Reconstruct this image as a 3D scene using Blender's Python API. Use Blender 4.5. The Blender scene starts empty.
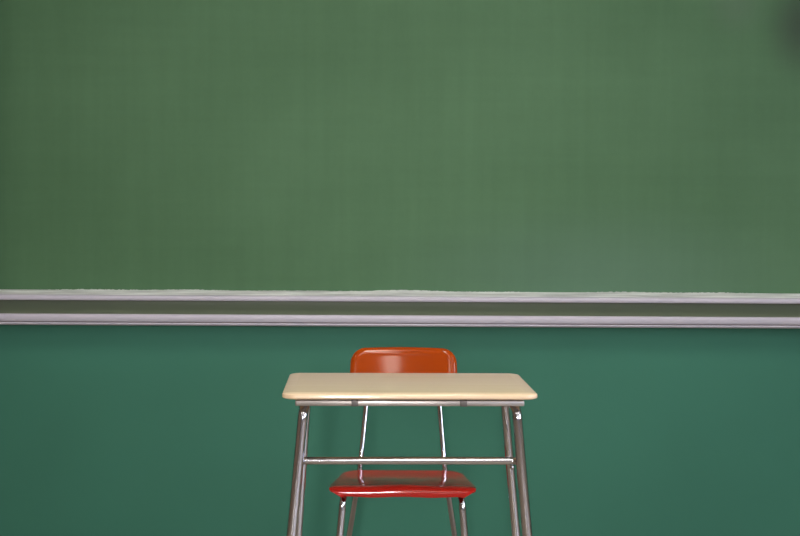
import bpy, bmesh, math, random
from mathutils import Vector, Matrix
random.seed(7)
R = math.radians
S = bpy.context.scene
C = S.collection

# ------------------------------------------------------------------ camera, world, light, exposure
YAW, PITCH, ROLL = R(0.9), R(2.41), 0.0060
CAM_Z = 1.19
cam_d = bpy.data.cameras.new('camera')
cam = bpy.data.objects.new('camera', cam_d); C.objects.link(cam)
cam_d.sensor_width = 36.0
cam_d.lens = 1450.0 / 800.0 * 36.0
cam.matrix_world = Matrix.Translation((0, 0, CAM_Z)) @ (Matrix.Rotation(-YAW, 4, 'Z')
                   @ Matrix.Rotation(math.pi/2 - PITCH, 4, 'X') @ Matrix.Rotation(ROLL, 4, 'Z'))
S.camera = cam

S.view_settings.view_transform = 'Standard'
S.view_settings.look = 'None'
S.view_settings.gamma = 1.0
S.view_settings.use_curve_mapping = False
S.view_settings.exposure = 0.55

world = bpy.data.worlds.new('world'); S.world = world; world.use_nodes = True
wn = world.node_tree.nodes; wl = world.node_tree.links
bg = wn['Background']
sky = wn.new('ShaderNodeTexSky'); sky.sky_type = 'HOSEK_WILKIE'
sky.sun_direction = (0.2, 0.5, 0.84); sky.turbidity = 3.0
wl.new(sky.outputs['Color'], bg.inputs['Color'])
bg.inputs['Strength'].default_value = 0.35

WALL_Y = 4.95
ROOM_L, ROOM_R, ROOM_B, CEIL = -3.6, 4.4, -4.2, 3.05

def area(name, loc, direction, sx, sy, power, col):
    d = bpy.data.lights.new(name, 'AREA'); d.shape = 'RECTANGLE'
    d.size = sx; d.size_y = sy; d.energy = power; d.color = col
    o = bpy.data.objects.new(name, d); C.objects.link(o)
    o.location = loc
    o.rotation_euler = Vector(direction).to_track_quat('-Z', 'Y').to_euler()
    return o
# daylight coming in through the right-hand window openings
DAY = (0.76, 0.82, 1.0)
for wy in (-2.9, -0.6, 1.7):
    area('daylight_or_key', (ROOM_R + 0.13, wy, 1.75), (-1, 0, 0), 1.5, 1.5, 62, DAY)
key = area('daylight_or_key', (-0.31, ROOM_B - 0.13, 1.85), (0.024, 1, -0.09), 0.38, 1.3, 7.0, (1.0, 0.97, 0.95))  # softbox-like key light added behind the camera, narrow beam
key.data.spread = R(33)
# fluorescent troffers in the ceiling
LAMP = (1.0, 0.94, 0.84)
TROFFERS = [(x, y) for x in (-2.0, 0.35, 2.7) for y in (-2.2, 0.6, 3.0)]

# ------------------------------------------------------------------ materials
def mat(name, col, rough=0.5, metal=0.0, spec=0.5, coat=0.0, noise=0.0, nscale=4.0, bump=0.0, stretch=(1, 1, 1)):
    m = bpy.data.materials.new(name); m.use_nodes = True
    n = m.node_tree.nodes; l = m.node_tree.links
    b = n['Principled BSDF']
    b.inputs['Base Color'].default_value = (*col, 1)
    b.inputs['Roughness'].default_value = rough
    b.inputs['Metallic'].default_value = metal
    b.inputs['Specular IOR Level'].default_value = spec
    b.inputs['Coat Weight'].default_value = coat
    b.inputs['Coat Roughness'].default_value = 0.06
    if noise or bump:
        tc = n.new('ShaderNodeTexCoord'); mp = n.new('ShaderNodeMapping')
        mp.inputs['Scale'].default_value = stretch
        l.new(tc.outputs['Object'], mp.inputs['Vector'])
        t = n.new('ShaderNodeTexNoise'); t.inputs['Scale'].default_value = nscale
        t.inputs['Detail'].default_value = 6
        l.new(mp.outputs['Vector'], t.inputs['Vector'])
        if noise:
            r = n.new('ShaderNodeValToRGB')
            r.color_ramp.elements[0].position = 0.3; r.color_ramp.elements[1].position = 0.7
            r.color_ramp.elements[0].color = (*[c*(1-noise) for c in col], 1)
            r.color_ramp.elements[1].color = (*[min(1, c*(1+noise)) for c in col], 1)
            l.new(t.outputs['Fac'], r.inputs['Fac']); l.new(r.outputs['Color'], b.inputs['Base Color'])
        if bump:
            bp = n.new('ShaderNodeBump'); bp.inputs['Strength'].default_value = bump
            bp.inputs['Distance'].default_value = 0.002
            l.new(t.outputs['Fac'], bp.inputs['Height']); l.new(bp.outputs['Normal'], b.inputs['Normal'])
    return m

def lin(r, g, b):
    f = lambda c: (c/255/12.92) if c/255 <= 0.04045 else ((c/255+0.055)/1.055)**2.4
    return (f(r), f(g), f(b))

def board_material():
    m = bpy.data.materials.new('green_chalkboard'); m.use_nodes = True
    n = m.node_tree.nodes; l = m.node_tree.links; b = n['Principled BSDF']
    tc = n.new('ShaderNodeTexCoord')
    def noise(scale, stretch, detail=5, rough=0.55):
        mp = n.new('ShaderNodeMapping'); mp.inputs['Scale'].default_value = stretch
        t = n.new('ShaderNodeTexNoise'); t.inputs['Scale'].default_value = scale
        t.inputs['Detail'].default_value = detail; t.inputs['Roughness'].default_value = rough
        l.new(tc.outputs['Object'], mp.inputs['Vector']); l.new(mp.outputs['Vector'], t.inputs['Vector'])
        return t.outputs['Fac']
    def math_(op, a, bb, clamp=False):
        q = n.new('ShaderNodeMath'); q.operation = op; q.use_clamp = clamp
        for i, v in enumerate((a, bb)):
            if isinstance(v, (int, float)): q.inputs[i].default_value = v
            else: l.new(v, q.inputs[i])
        return q.outputs[0]
    cloud = noise(1.1, (1, 1, 1.4))            # wiped chalk haze
    wipe = noise(3.0, (9, 1, 0.5))             # up and down eraser strokes
    across = noise(3.0, (0.5, 1, 9))
    grain = noise(60, (1, 1, 1))
    s = math_('ADD', math_('MULTIPLY', cloud, 0.62), math_('MULTIPLY', wipe, 0.18))
    s = math_('ADD', s, math_('MULTIPLY', across, 0.12))
    s = math_('ADD', s, math_('MULTIPLY', grain, 0.08))
    r = n.new('ShaderNodeMapRange'); r.inputs['From Min'].default_value = 0.36; r.inputs['From Max'].default_value = 0.64
    l.new(s, r.inputs['Value'])
    mx = n.new('ShaderNodeMix'); mx.data_type = 'RGBA'
    mx.inputs['A'].default_value = (*BOARD_A, 1); mx.inputs['B'].default_value = (*BOARD_B, 1)
    l.new(r.outputs['Result'], mx.inputs['Factor'])
    col = mx.outputs['Result']
    def blot(centre, r0, r1, colour, amount, squash=(1, 1, 1)):   # one spot with a soft rim
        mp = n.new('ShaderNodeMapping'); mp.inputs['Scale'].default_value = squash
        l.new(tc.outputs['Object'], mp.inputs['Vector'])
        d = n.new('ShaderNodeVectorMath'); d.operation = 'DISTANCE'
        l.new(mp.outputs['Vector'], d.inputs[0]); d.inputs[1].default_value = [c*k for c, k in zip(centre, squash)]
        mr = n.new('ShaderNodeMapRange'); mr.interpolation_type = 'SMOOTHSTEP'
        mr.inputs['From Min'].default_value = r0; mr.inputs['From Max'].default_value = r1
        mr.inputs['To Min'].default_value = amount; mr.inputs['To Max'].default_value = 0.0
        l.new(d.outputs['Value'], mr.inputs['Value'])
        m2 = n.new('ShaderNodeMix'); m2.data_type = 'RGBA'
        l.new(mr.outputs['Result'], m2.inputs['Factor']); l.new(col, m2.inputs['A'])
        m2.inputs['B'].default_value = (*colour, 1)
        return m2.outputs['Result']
    col = blot((0.75, -0.014, 0.16), 0.0, 0.45, lin(92, 122, 108), 0.35, (0.5, 1, 1.4))   # chalk dust settled above the tray
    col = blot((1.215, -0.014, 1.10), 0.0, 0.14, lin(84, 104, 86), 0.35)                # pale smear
    col = blot((1.44, -0.014, 1.03), 0.0, 0.20, lin(34, 44, 36), 0.72, (1.25, 1, 0.9))     # dark soft-edged spot
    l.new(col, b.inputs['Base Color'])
    b.inputs['Roughness'].default_value = 0.62
    b.inputs['Specular IOR Level'].default_value = 0.35
    return m

BOARD_A = lin(60, 97, 63); BOARD_B = lin(72, 109, 75)
M = dict(
    board=board_material(),
    wall_green=mat('teal_green_wall_paint', lin(58, 112, 93), rough=0.6, spec=0.15, noise=0.05, nscale=1.6),
    wall_beige=mat('beige_wall_paint', (0.52, 0.47, 0.40), rough=0.7, noise=0.04),
    panel=mat('brown_wood_panelling', (0.26, 0.17, 0.10), rough=0.5, noise=0.2, nscale=4, stretch=(1, 6, 0.4)),
    wall_grey=mat('grey_wall_paint', (0.36, 0.34, 0.38), rough=0.7, noise=0.04),
    ceiling=mat('white_ceiling_tile', (0.52, 0.50, 0.48), rough=0.9, noise=0.04, nscale=20),
    floor=mat('brown_floor_tile', (0.33, 0.26, 0.19), rough=0.35, noise=0.25, nscale=3),
    white_frame=mat('white_window_paint', (0.75, 0.75, 0.74), rough=0.4, noise=0.02),
    alu=mat('satin_aluminium', lin(183, 179, 190), rough=0.5, metal=0.05, spec=0.4, noise=0.04, nscale=6, stretch=(0.3, 8, 8)),
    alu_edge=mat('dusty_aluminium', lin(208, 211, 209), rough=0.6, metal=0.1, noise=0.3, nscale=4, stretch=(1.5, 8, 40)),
    recess=mat('olive_grey_tray_back', lin(98, 108, 88), rough=0.45, spec=0.4, noise=0.04, nscale=3),  # plain olive-grey tone for the tray back
    groove=mat('dull_grey_groove', lin(110, 102, 102), rough=0.6, noise=0.05),
    chalk=mat('chalk_dust', lin(205, 209, 206), rough=0.95, noise=0.12, nscale=40),
    chrome=mat('chrome_steel', (0.58, 0.58, 0.63), rough=0.09, metal=1.0, noise=0.04, nscale=12, stretch=(1, 1, 0.3)),
    rail=mat('worn_steel_rail', (0.47, 0.44, 0.42), rough=0.38, metal=0.75, noise=0.16, nscale=30, stretch=(0.4, 1, 1)),
    clip=mat('dark_steel_clip', (0.14, 0.13, 0.125), rough=0.5, metal=0.4, noise=0.1, nscale=40),
    glide=mat('grey_glide', (0.25, 0.25, 0.25), rough=0.5, noise=0.05),
    red=mat('red_plastic', lin(186, 36, 27), rough=0.10, spec=0.36, noise=0.03, nscale=5, bump=0.03),
    orange=mat('orange_plastic', lin(156, 59, 1), rough=0.10, spec=0.38, noise=0.04, nscale=5, bump=0.03),
    wood=mat('dark_oak', (0.10, 0.055, 0.025), rough=0.45, noise=0.2, nscale=5, stretch=(8, 8, 0.6)),
    lamp_body=mat('white_lamp_frame', (0.7, 0.7, 0.68), rough=0.5, noise=0.02),
)
def desk_material():
    m = mat('maple_laminate', lin(232, 210, 184), rough=0.12, spec=0.5, noise=0.0)
    n = m.node_tree.nodes; l = m.node_tree.links; b = n['Principled BSDF']
    tc = n.new('ShaderNodeTexCoord'); mp = n.new('ShaderNodeMapping')
    mp.inputs['Scale'].default_value = (1.2, 40, 40)
    t = n.new('ShaderNodeTexNoise'); t.inputs['Scale'].default_value = 2.2; t.inputs['Detail'].default_value = 5
    t.inputs['Distortion'].default_value = 0.4
    l.new(tc.outputs['Object'], mp.inputs['Vector']); l.new(mp.outputs['Vector'], t.inputs['Vector'])
    r = n.new('ShaderNodeValToRGB')
    r.color_ramp.elements[0].position = 0.3; r.color_ramp.elements[0].color = (*lin(232, 205, 171), 1)
    r.color_ramp.elements[1].position = 0.72; r.color_ramp.elements[1].color = (*lin(238, 213, 181), 1)
    l.new(t.outputs['Fac'], r.inputs['Fac']); l.new(r.outputs['Color'], b.inputs['Base Color'])
    return m
M['maple'] = desk_material()
def glow(name, col, strength):
    m = bpy.data.materials.new(name); m.use_nodes = True
    b = m.node_tree.nodes['Principled BSDF']
    b.inputs['Base Color'].default_value = (*col, 1)
    b.inputs['Emission Color'].default_value = (*col, 1); b.inputs['Emission Strength'].default_value = strength
    return m
LAMPS = {k: glow('lit_lamp_diffuser', LAMP, k) for k in (5.0, 6.5, 9.0, 15.0)}

# ------------------------------------------------------------------ helpers
def link(name, bm, material, parent=None, smooth=True, angle=40):
    me = bpy.data.meshes.new(name)
    bmesh.ops.recalc_face_normals(bm, faces=bm.faces)
    bm.to_mesh(me); bm.free()
    me.materials.append(material)
    if smooth:
        me.polygons.foreach_set('use_smooth', [True]*len(me.polygons))
        me.set_sharp_from_angle(angle=R(angle))
    o = bpy.data.objects.new(name, me); C.objects.link(o)
    if parent: o.parent = parent
    return o

def thing(name, label, cat, loc=(0, 0, 0), rz=0.0, group=None):
    o = bpy.data.objects.new(name, None); C.objects.link(o)
    o.empty_display_size = 0.1
    o.location = loc; o.rotation_euler = (0, 0, rz)
    o['label'] = label; o['category'] = cat
    if group: o['group'] = group
    return o

def structure(o): o['kind'] = 'structure'; return o

def box(bm, x0, x1, y0, y1, z0, z1, bevel=0.0, seg=2):
    r = bmesh.ops.create_cube(bm, size=1.0)
    for v in r['verts']:
        v.co = Vector(((x0+x1)/2 + v.co.x*(x1-x0), (y0+y1)/2 + v.co.y*(y1-y0), (z0+z1)/2 + v.co.z*(z1-z0)))
    if bevel:
        es = list({e for v in r['verts'] for e in v.link_edges})
        bmesh.ops.bevel(bm, geom=es, offset=bevel, segments=seg, profile=0.5, affect='EDGES')
    return bm

def fillet(pts, rad, n=7):
    pts = [Vector(p) for p in pts]; out = [pts[0]]
    for i in range(1, len(pts)-1):
        a, b, c = pts[i-1], pts[i], pts[i+1]
        u, v = (a-b), (c-b)
        r = rad[i-1] if isinstance(rad, (list, tuple)) else rad
        k = min(r, u.length*0.49, v.length*0.49)
        p0, p1 = b + u.normalized()*k, b + v.normalized()*k
        for j in range(n+1):
            t = j/n
            out.append((1-t)**2*p0 + 2*t*(1-t)*b + t*t*p1)
    out.append(pts[-1])
    return out

def tube(bm, pts, r, seg=20, caps=True):
    pts = [Vector(p) for p in pts]
    rings = []; up = None
    for i, p in enumerate(pts):
        if i == 0: t = pts[1]-p
        elif i == len(pts)-1: t = p-pts[i-1]
        else: t = (pts[i+1]-p).normalized() + (p-pts[i-1]).normalized()
        t.normalize()
        if up is None:
            up = Vector((0, 0, 1)) if abs(t.z) < 0.9 else Vector((1, 0, 0))
        up = (up - t*up.dot(t)).normalized()
        s = t.cross(up)
        rr = r[i] if isinstance(r, (list, tuple)) else r
        rings.append([bm.verts.new(p + (math.cos(a)*up + math.sin(a)*s)*rr)
                      for a in (2*math.pi*k/seg for k in range(seg))])
    for a, b in zip(rings, rings[1:]):
        for k in range(seg):
            bm.faces.new((a[k], a[(k+1) % seg], b[(k+1) % seg], b[k]))
    if caps:
        bm.faces.new(rings[0]); bm.faces.new(rings[-1])
    return bm

def extrude_x(bm, prof, x0, x1, nx=1):
    """closed profile [(y, z)] swept along x"""
    cols = []
    for i in range(nx+1):
        x = x0 + (x1-x0)*i/nx
        cols.append([bm.verts.new((x, y, z)) for y, z in prof])
    n = len(prof)
    for a, b in zip(cols, cols[1:]):
        for k in range(n):
            bm.faces.new((a[k], a[(k+1) % n], b[(k+1) % n], b[k]))
    bm.faces.new(cols[0]); bm.faces.new(cols[-1])
    return bm

def sstep(a, b, x):
    t = max(0.0, min(1.0, (x-a)/(b-a))); return t*t*(3-2*t)

# ------------------------------------------------------------------ the room
bm = bmesh.new(); box(bm, ROOM_L-0.15, ROOM_R+0.15, ROOM_B-0.15, WALL_Y+0.15, -0.1, 0.0)
structure(link('floor', bm, M['floor'], smooth=False))
bm = bmesh.new(); box(bm, ROOM_L-0.15, ROOM_R+0.15, ROOM_B-0.15, WALL_Y+0.15, CEIL, CEIL+0.1)
ceil = structure(link('ceiling', bm, M['ceiling'], smooth=False))
bm = bmesh.new(); box(bm, ROOM_L-0.15, ROOM_R+0.15, WALL_Y, WALL_Y+0.15, 0.0, CEIL)
structure(link('wall_back', bm, M['wall_green'], smooth=False))
bm = bmesh.new(); box(bm, ROOM_L-0.15, ROOM_L, ROOM_B, WALL_Y, 0.0, CEIL)
structure(link('wall_left', bm, M['panel'], smooth=False))
# right wall with three window openings
W = [(wy-0.75, wy+0.75) for wy in (-2.9, -0.6, 1.7)]
bm = bmesh.new()
box(bm, ROOM_R, ROOM_R+0.15, ROOM_B, WALL_Y, 0.0, 1.0)
box(bm, ROOM_R, ROOM_R+0.15, ROOM_B, WALL_Y, 2.5, CEIL)
ys = [ROOM_B] + [v for w in W for v in w] + [WALL_Y]
for a, b in zip(ys[0::2], ys[1::2]): box(bm, ROOM_R, ROOM_R+0.15, a, b, 1.0, 2.5)
structure(link('wall_right', bm, M['wall_beige'], smooth=False))
# wall behind the camera with one narrow window, made up to hold the key light
WX = (-0.52, -0.10)
bm = bmesh.new()
box(bm, ROOM_L, WX[0], ROOM_B-0.15, ROOM_B, 0.0, CEIL); box(bm, WX[1], ROOM_R, ROOM_B-0.15, ROOM_B, 0.0, CEIL)
box(bm, WX[0], WX[1], ROOM_B-0.15, ROOM_B, 0.0, 1.0); box(bm, WX[0], WX[1], ROOM_B-0.15, ROOM_B, 2.5, CEIL)
structure(link('wall_front', bm, M['wall_grey'], smooth=False))
k = 1
for a, b in W:
    bm = bmesh.new()
    for z0, z1 in ((1.0, 1.05), (2.45, 2.5), (1.725, 1.775)): box(bm, ROOM_R+0.02, ROOM_R+0.08, a, b, z0, z1)
    for y0, y1 in ((a, a+0.05), (b-0.05, b), ((a+b)/2-0.02, (a+b)/2+0.02)): box(bm, ROOM_R+0.025, ROOM_R+0.075, y0, y1, 1.0, 2.5)
    structure(link('window_%d' % k, bm, M['white_frame'], smooth=False)); k += 1
bm = bmesh.new()
for z0, z1 in ((1.0, 1.05), (2.45, 2.5)): box(bm, WX[0], WX[1], ROOM_B-0.08, ROOM_B-0.02, z0, z1)
for x0, x1 in ((WX[0], WX[0]+0.05), (WX[1]-0.05, WX[1])): box(bm, x0, x1, ROOM_B-0.075, ROOM_B-0.025, 1.0, 2.5)
structure(link('window_%d' % k, bm, M['white_frame'], smooth=False))  # rear frame, made up around the added key light
bm = bmesh.new(); box(bm, ROOM_L, ROOM_R, WALL_Y-0.012, WALL_Y, 0.0, 0.055, 0.004)
structure(link('baseboard_back', bm, mat('dark_vinyl_base', (0.05, 0.05, 0.05), rough=0.4, noise=0.05)))
for x, y in TROFFERS:                                   # light troffers, built into the ceiling
    bm = bmesh.new()
    for a in ((x-0.25, x-0.22, y-0.61, y+0.61), (x+0.22, x+0.25, y-0.61, y+0.61),
              (x-0.22, x+0.22, y-0.61, y-0.58), (x-0.22, x+0.22, y+0.58, y+0.61)):
        box(bm, *a, CEIL-0.05, CEIL)
    f = link('light_frame', bm, M['lamp_body'], ceil, smooth=False)
    bm = bmesh.new(); box(bm, x-0.22, x+0.22, y-0.58, y+0.58, CEIL-0.04, CEIL-0.001)
    link('light_diffuser', bm, LAMPS[5.0 if abs(x-0.35) > 1 else {-2.2: 6.5, 0.6: 9.0, 3.0: 15.0}[y]], f, smooth=False)

# ------------------------------------------------------------------ the chalkboard
KB = 4.95/5.20
board = thing('chalkboard', 'wide green chalkboard with an aluminium chalk tray on the green wall', 'chalkboard',
              (0.0, WALL_Y - 0.002, CAM_Z - (CAM_Z - 0.767)*KB - 0.0006))
BX0, BX1 = -2.75, 3.1
POST = -1.302
def zl(z): return (z - 0.767)*KB
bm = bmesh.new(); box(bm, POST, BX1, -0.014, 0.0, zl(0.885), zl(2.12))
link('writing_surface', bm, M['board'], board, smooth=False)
bm = bmesh.new()                                        # top and side trim, above and beside the frame of the photo
box(bm, POST, BX1+0.04, -0.024, 0.0, zl(2.12), zl(2.16), 0.004)
box(bm, BX1, BX1+0.04, -0.024, 0.0, zl(0.892), zl(2.12), 0.004)
link('edge_trim', bm, M['alu'], board)
bm = bmesh.new(); box(bm, POST-0.06, POST, -0.19, 0.0, zl(0.893), zl(2.16), 0.004)  # unseen post added to shade the board's left end
link('shade_post', bm, M['wood'], board)
# bottom trim: a sloping dusty ledge over a bright flat face
bm = bmesh.new()
extrude_x(bm, [(0.0, zl(0.8545)), (-0.0624, zl(0.8545)), (-0.0650, zl(0.8565)), (-0.0650, zl(0.8700)), (-0.0624, zl(0.8725)),
               (-0.0572, zl(0.8740)), (0.0, zl(0.8740))], BX0-0.04, BX1+0.04)
link('bottom_trim', bm, M['alu'], board, angle=60)
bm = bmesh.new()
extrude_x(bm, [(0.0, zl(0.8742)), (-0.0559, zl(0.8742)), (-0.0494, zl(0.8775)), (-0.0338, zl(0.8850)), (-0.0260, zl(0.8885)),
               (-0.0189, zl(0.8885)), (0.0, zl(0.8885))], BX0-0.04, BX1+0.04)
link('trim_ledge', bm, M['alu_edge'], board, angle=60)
# chalk tray
tray = None
bm = bmesh.new()
extrude_x(bm, [(0.0, zl(0.7665)), (-0.0650, zl(0.7665)), (-0.0702, zl(0.7685)), (-0.0728, zl(0.7725)), (-0.0702, zl(0.7765)), (-0.0676, zl(0.7775)),
               (-0.0676, zl(0.7795)), (-0.0728, zl(0.7805)), (-0.0748, zl(0.782)), (-0.0748, zl(0.8035)), (-0.0735, zl(0.8060)), (-0.0702, zl(0.8075)), (-0.0663, zl(0.8060)),
               (-0.0637, zl(0.800)), (0.0, zl(0.800))], BX0-0.04, BX1+0.04)
tray = link('chalk_tray', bm, M['alu'], board, angle=60)
bm = bmesh.new()
box(bm, BX0-0.04, BX1+0.04, -0.0696, -0.060, zl(0.7762), zl(0.7800))
link('groove', bm, M['groove'], tray, smooth=False)
bm = bmesh.new()
extrude_x(bm, [(0.0, zl(0.8005)), (-0.062, zl(0.8005)), (-0.056, zl(0.8035)), (-0.044, zl(0.8085)), (-0.034, zl(0.8155)), (-0.026, zl(0.824)), (-0.020, zl(0.834)), (-0.017, zl(0.844)), (-0.016, zl(0.8543)), (0.0, zl(0.8543))], BX0-0.04, BX1+0.04)
link('tray_back', bm, M['recess'], board, angle=60)
# chalk dust lying along the ledge in a thin uneven ridge
bm = bmesh.new()
N = 900; prev = None
for i in range(N+1):
    x = -1.75 + 3.6*i/N
    h = 0.0008 + 0.0012*math.sin(x*7.1+1) + 0.0010*math.sin(x*17.3) + random.uniform(-0.0008, 0.0014)
    h += 0.0020*math.exp(-((x-0.10)/0.16)**2) + 0.0012*math.exp(-((x+0.42)/0.22)**2)
    h = max(h, 0.0004)
    yb, zb = -0.0148, zl(0.8882)
    ring = [bm.verts.new((x, yb, zb)), bm.verts.new((x, yb-0.006, zb-0.0002+h*0.55)), bm.verts.new((x, yb-0.0015, zb+h)), bm.verts.new((x, yb+0.0005, zb+h*0.9))]
    lo = bm.verts.new((x, yb-0.011, zb-0.004))
    ring.insert(1, lo)
    if prev:
        for k2 in range(5):
            bm.faces.new((prev[k2], prev[(k2+1) % 5], ring[(k2+1) % 5], ring[k2]))
    prev = ring
dust = link('chalk_dust', bm, M['chalk'], board, angle=80)
dust['kind'] = 'stuff'

# ------------------------------------------------------------------ camera-frame plan positions (metres in front of / right of the viewpoint)
def plan(right, ahead):
    return (ahead*math.sin(YAW) + right*math.cos(YAW), ahead*math.cos(YAW) - right*math.sin(YAW), 0.0)

# ------------------------------------------------------------------ the desk
desk = thing('school_desk', 'school desk with pale maple top and chrome legs in front of the red chair', 'desk',
             plan(0.0204, 3.6975), R(0.85))
HW, HD, CR = 0.3118, 0.2275, 0.034
ZT, ZB = 0.7420, 0.7250
def rr_ring(bm, inset, z, crad, n=10, push=0.0):
    w, d = HW-inset, HD-inset; r = max(crad-inset, 0.004); out = []
    for cx, cy, a0 in ((w-r, d-r, 0), (-(w-r), d-r, 90), (-(w-r), -(d-r), 180), (w-r, -(d-r), 270)):
        for k in range(n+1):
            a = R(a0 + 90*k/n)
            out.append(bm.verts.new((cx + r*math.cos(a), cy + r*math.sin(a), z)))
    return out
bm = bmesh.new()
T = ZT-ZB
prof = [(i, ZT-d) for i, d in ((0.030, 0), (0.022, 0.0003), (0.014, 0.0010), (0.008, 0.0020), (0.0045, 0.0031), (0.0026, 0.0040), (0.00205, 0.0055),
        (0.00150, 0.0095), (0.0014, 0.0118), (0.0030, 0.0140), (0.0085, 0.0160), (0.017, 0.0170))]
rings = [rr_ring(bm, i, z, CR) for i, z in prof]
for a, b in zip(rings, rings[1:]):
    n = len(a)
    for k in range(n): bm.faces.new((a[k], a[(k+1) % n], b[(k+1) % n], b[k]))
bm.faces.new(rings[0]); bm.faces.new(rings[-1])
link('desktop', bm, M['maple'], desk, angle=50)

# frame under the top
fr = bmesh.new()
RX = 0.2782
box(fr, -RX, RX, -0.200, -0.176, 0.7075, 0.7215, 0.003)
rail = link('front_rail', fr, M['rail'], desk)
for cx in (-0.134, 0.130):
    bm = bmesh.new(); box(bm, cx-0.0085, cx+0.0085, -0.2018, -0.174, 0.7068, 0.7222, 0.0015)
    link('rail_clip', bm, M['clip'], rail)
bm = bmesh.new(); box(bm, -RX, RX, 0.150, 0.174, 0.7075, 0.7215, 0.003)
link('rear_rail', bm, M['rail'], desk)
for s in (-1, 1):
    bm = bmesh.new(); box(bm, s*0.245-0.012, s*0.245+0.012, -0.180, 0.155, 0.7090, 0.7240, 0.002)
    link('side_rail', bm, M['rail'], desk)
YF, YR = -0.168, 0.078
def leg_x(z, rear, s=1):                                  # the old frame is racked a little: the legs splay unequally
    if rear: return 0.2605 + (0.662-z)*(0.0950 if s > 0 else 0.0640)
    return (0.2625 if s > 0 else 0.2592) + (0.697-z)*(0.0950 if s > 0 else 0.0900)
for s in (-1, 1):
    for rear in (0, 1):
        y = YR if rear else YF
        inward = -0.06 if rear else 0.06
        pts = [(s*leg_x(0.012, rear, s), y, 0.012), (s*leg_x(0.698, rear, s), y, 0.698), (s*(leg_x(0.698, rear, s)-0.001), y+inward, 0.6985)]
        bm = bmesh.new(); tube(bm, fillet(pts, 0.040, 10), 0.0111 if rear else 0.0124, 24)
        lg = link('leg', bm, M['chrome'], desk)
        bm = bmesh.new(); tube(bm, [(s*leg_x(0.0, rear, s), y, 0.0), (s*leg_x(0.010, rear, s), y, 0.010), (s*leg_x(0.03, rear, s), y, 0.03)], [0.014, 0.0145, 0.0125], 20)
        link('foot_glide', bm, M['glide'], lg)
    bm = bmesh.new(); tube(bm, [(s*0.2590, YF+0.045, 0.6985), (s*0.2590, YR-0.045, 0.6985)], 0.0105, 20)
    link('top_tube', bm, M['chrome'], desk)
ZS, YS = 0.5655, -0.148                                  # the low bar between the front legs, its ends turned forward into them
pts = [(-leg_x(ZS, 0, -1), YF, ZS), (-leg_x(ZS, 0, -1)+0.010, YS, ZS), (leg_x(ZS, 0, 1)-0.010, YS, ZS), (leg_x(ZS, 0, 1), YF, ZS)]
bm = bmesh.new(); tube(bm, fillet(pts, 0.012, 6), 0.0094, 20)
link('cross_stretcher', bm, M['chrome'], desk)
bm = bmesh.new()
bolt_x, bolt_y, bolt_z = leg_x(0.511, 1) + 0.003, YR-0.008, 0.511
tube(bm, [(bolt_x, bolt_y-a, bolt_z) for a in (0, 0.006, 0.009, 0.011)], [0.0066, 0.0066, 0.0052, 0.0025], 16)
link('bolt', bm, M['chrome'], desk)

# ------------------------------------------------------------------ the chair
chair = thing('school_chair', 'school chair with red seat, orange backrest and chrome legs behind the desk', 'chair',
              plan(0.0105, 4.05), -YAW)
# seat: a shell whose front rolls down and whose rear lip lifts a little
def seat_w(y): return 0.170 + (0.198-0.170)*max(0, min(1, (0.13-y)/0.29))
SY0, SY1 = -0.174, 0.132
def seat_half(y):
    w = seat_w(y); rb = 0.045
    if y > SY1-rb:
        t = (y-(SY1-rb))/rb; return w-0.045 + 0.045*math.sqrt(max(0, 1-t*t))
    return w
def seat_z(u, y):
    z = 0.4262 + 0.0103*sstep(0.09, -0.165, y)            # rises to the front
    g = math.exp(-((abs(u)-0.50)/0.26)**2)                # shallow leg hollows with a low crown between
    z -= 0.0024*g*sstep(-0.06, -0.16, y)
    z -= 0.003*sstep(0.94, 1.0, abs(u))
    z += 0.0050*(1-u*u)*sstep(0.02, -0.15, y)
    return z
bm = bmesh.new(); NU, NV, NF = 56, 56, 16; grid = []
def seat_row(hw, f):
    row = []
    for i in range(NU+1):
        u = math.sin(math.pi/2*(-1+2*i/NU)*0.92)/math.sin(math.pi/2*0.92)
        y, z = f(u)
        row.append(bm.verts.new((u*hw, y, z)))
    return row
for j in range(NF, 0, -1):                                # the front edge rolls over and under
    ph = R(122)*j/NF; b = 0.0152
    drop = b*(1-math.cos(ph)); sh = 0.034*(drop/(1.53*b))**1.15
    grid.append(seat_row(seat_half(SY0)-sh, lambda u: (SY0-0.0165*math.sin(ph), seat_z(u, SY0)-drop*(1+0.24*(1-u*u)))))
for j in range(NV+1):
    t = 0.5-0.5*math.cos(math.pi*(0.15+0.85*j/NV)); t0 = 0.5-0.5*math.cos(math.pi*0.15)
    y = SY0 + (SY1-SY0)*(t-t0)/(1-t0)
    grid.append(seat_row(seat_half(y), lambda u: (y, seat_z(u, y))))
for a, b in zip(grid, grid[1:]):
    for i in range(NU): bm.faces.new((a[i], a[i+1], b[i+1], b[i]))
seat = link('seat', bm, M['red'], chair, angle=180)
def shell(o, th, off):
    md = o.modifiers.new('thickness', 'SOLIDIFY'); md.thickness = th; md.offset = off
    md = o.modifiers.new('rounding', 'BEVEL'); md.width = th*0.42; md.segments = 3; md.limit_method = 'ANGLE'; md.angle_limit = R(55)
shell(seat, 0.008, -1)

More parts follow.
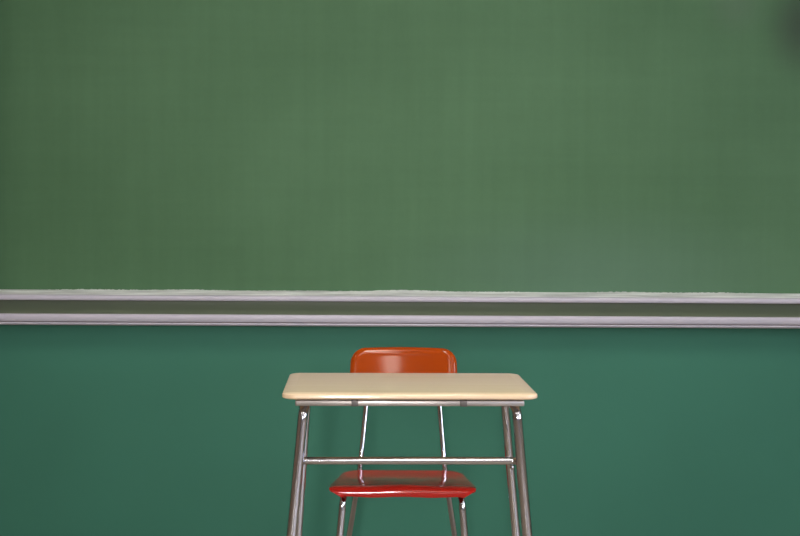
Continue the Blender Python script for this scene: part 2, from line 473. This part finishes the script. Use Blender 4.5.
# backrest: leaning, curved shell with a raised rounded rim
ZB0, ZB1 = 0.622, 0.7635
def back_half(z):
    return 0.1520 - 0.0030*max(0, (z-0.70)/0.07)
bm = bmesh.new(); NU, NV = 72, 44; grid = []
LEAN = math.tan(R(13))
for j in range(NV+1):
    t = 0.5-0.5*math.cos(math.pi*j/NV); z = ZB0 + (ZB1-ZB0)*t
    row = []
    for i in range(NU+1):
        u = math.sin(math.pi/2*(-1+2*i/NU)*0.94)/math.sin(math.pi/2*0.94)
        w = back_half(z); r = 0.035; rb = 0.03
        hw = w
        if z > ZB1-r:
            q = (z-(ZB1-r))/r; hw = w-r + r*math.sqrt(max(0, 1-q*q))
        if z < ZB0+rb:
            q = (ZB0+rb-z)/rb; hw = w-rb + rb*math.sqrt(max(0, 1-q*q))
        x = u*hw
        # distance in from the rim
        qx, qz = abs(x)-(w-r), (abs(z-(ZB0+ZB1)/2)-((ZB1-ZB0)/2-r))
        e = -(math.hypot(max(qx, 0), max(qz, 0)) + min(max(qx, qz), 0) - r)
        e = max(0.0, e)
        y = 0.205 + (z-ZB0)*LEAN - 0.012*(x/0.158)**2
        y += 0.0004*sstep(0.009, 0.018, e)                 # recessed panel
        if e < 0.010: y += 0.007*(1-e/0.010)**2            # rim rolls back
        zc = z + 0.0042*(1-(x/0.158)**2)*t                   # slight crown
        row.append(bm.verts.new((x+0.002, y, zc)))
    grid.append(row)
for a, b in zip(grid, grid[1:]):
    for i in range(NU): bm.faces.new((a[i], a[i+1], b[i+1], b[i]))
back = link('backrest', bm, M['orange'], chair, angle=180)
seat['label'] = 'red plastic seat'
back['label'] = 'orange plastic backrest'
shell(back, 0.008, 1)

# chrome frame: the rear legs run on upwards as the uprights of the backrest
for s in (-1, 1):
    pts = [(s*0.189, 0.300, 0.012), (s*0.1245, 0.166, 0.418), (s*0.1085, 0.212, 0.603), (s*0.1020, 0.240, 0.715)]
    bm = bmesh.new(); tube(bm, fillet(pts, [0.07, 0.05], 10), 0.0080, 20)
    lg = link('rear_leg', bm, M['chrome'], chair)
    bm = bmesh.new(); tube(bm, [(s*0.1897, 0.302, 0.0), (s*0.1893, 0.300, 0.010), (s*0.187, 0.296, 0.026)], [0.0115, 0.012, 0.0095], 18)
    link('foot_glide', bm, M['glide'], lg)
    pts = [(s*0.1935, -0.150, 0.012), (s*0.1605, -0.138, 0.411), (s*0.1300, 0.140, 0.408)]
    bm = bmesh.new(); tube(bm, fillet(pts, 0.045, 10), 0.0098, 20)
    lg = link('front_leg', bm, M['chrome'], chair)
    bm = bmesh.new(); tube(bm, [(s*0.1943, -0.150, 0.0), (s*0.1937, -0.150, 0.010), (s*0.192, -0.150, 0.028)], [0.0125, 0.013, 0.0105], 18)
    link('foot_glide', bm, M['glide'], lg)
bm = bmesh.new(); tube(bm, [(-0.145, 0.02, 0.408), (0.145, 0.02, 0.408)], 0.0075, 16)
link('seat_brace', bm, M['chrome'], chair)
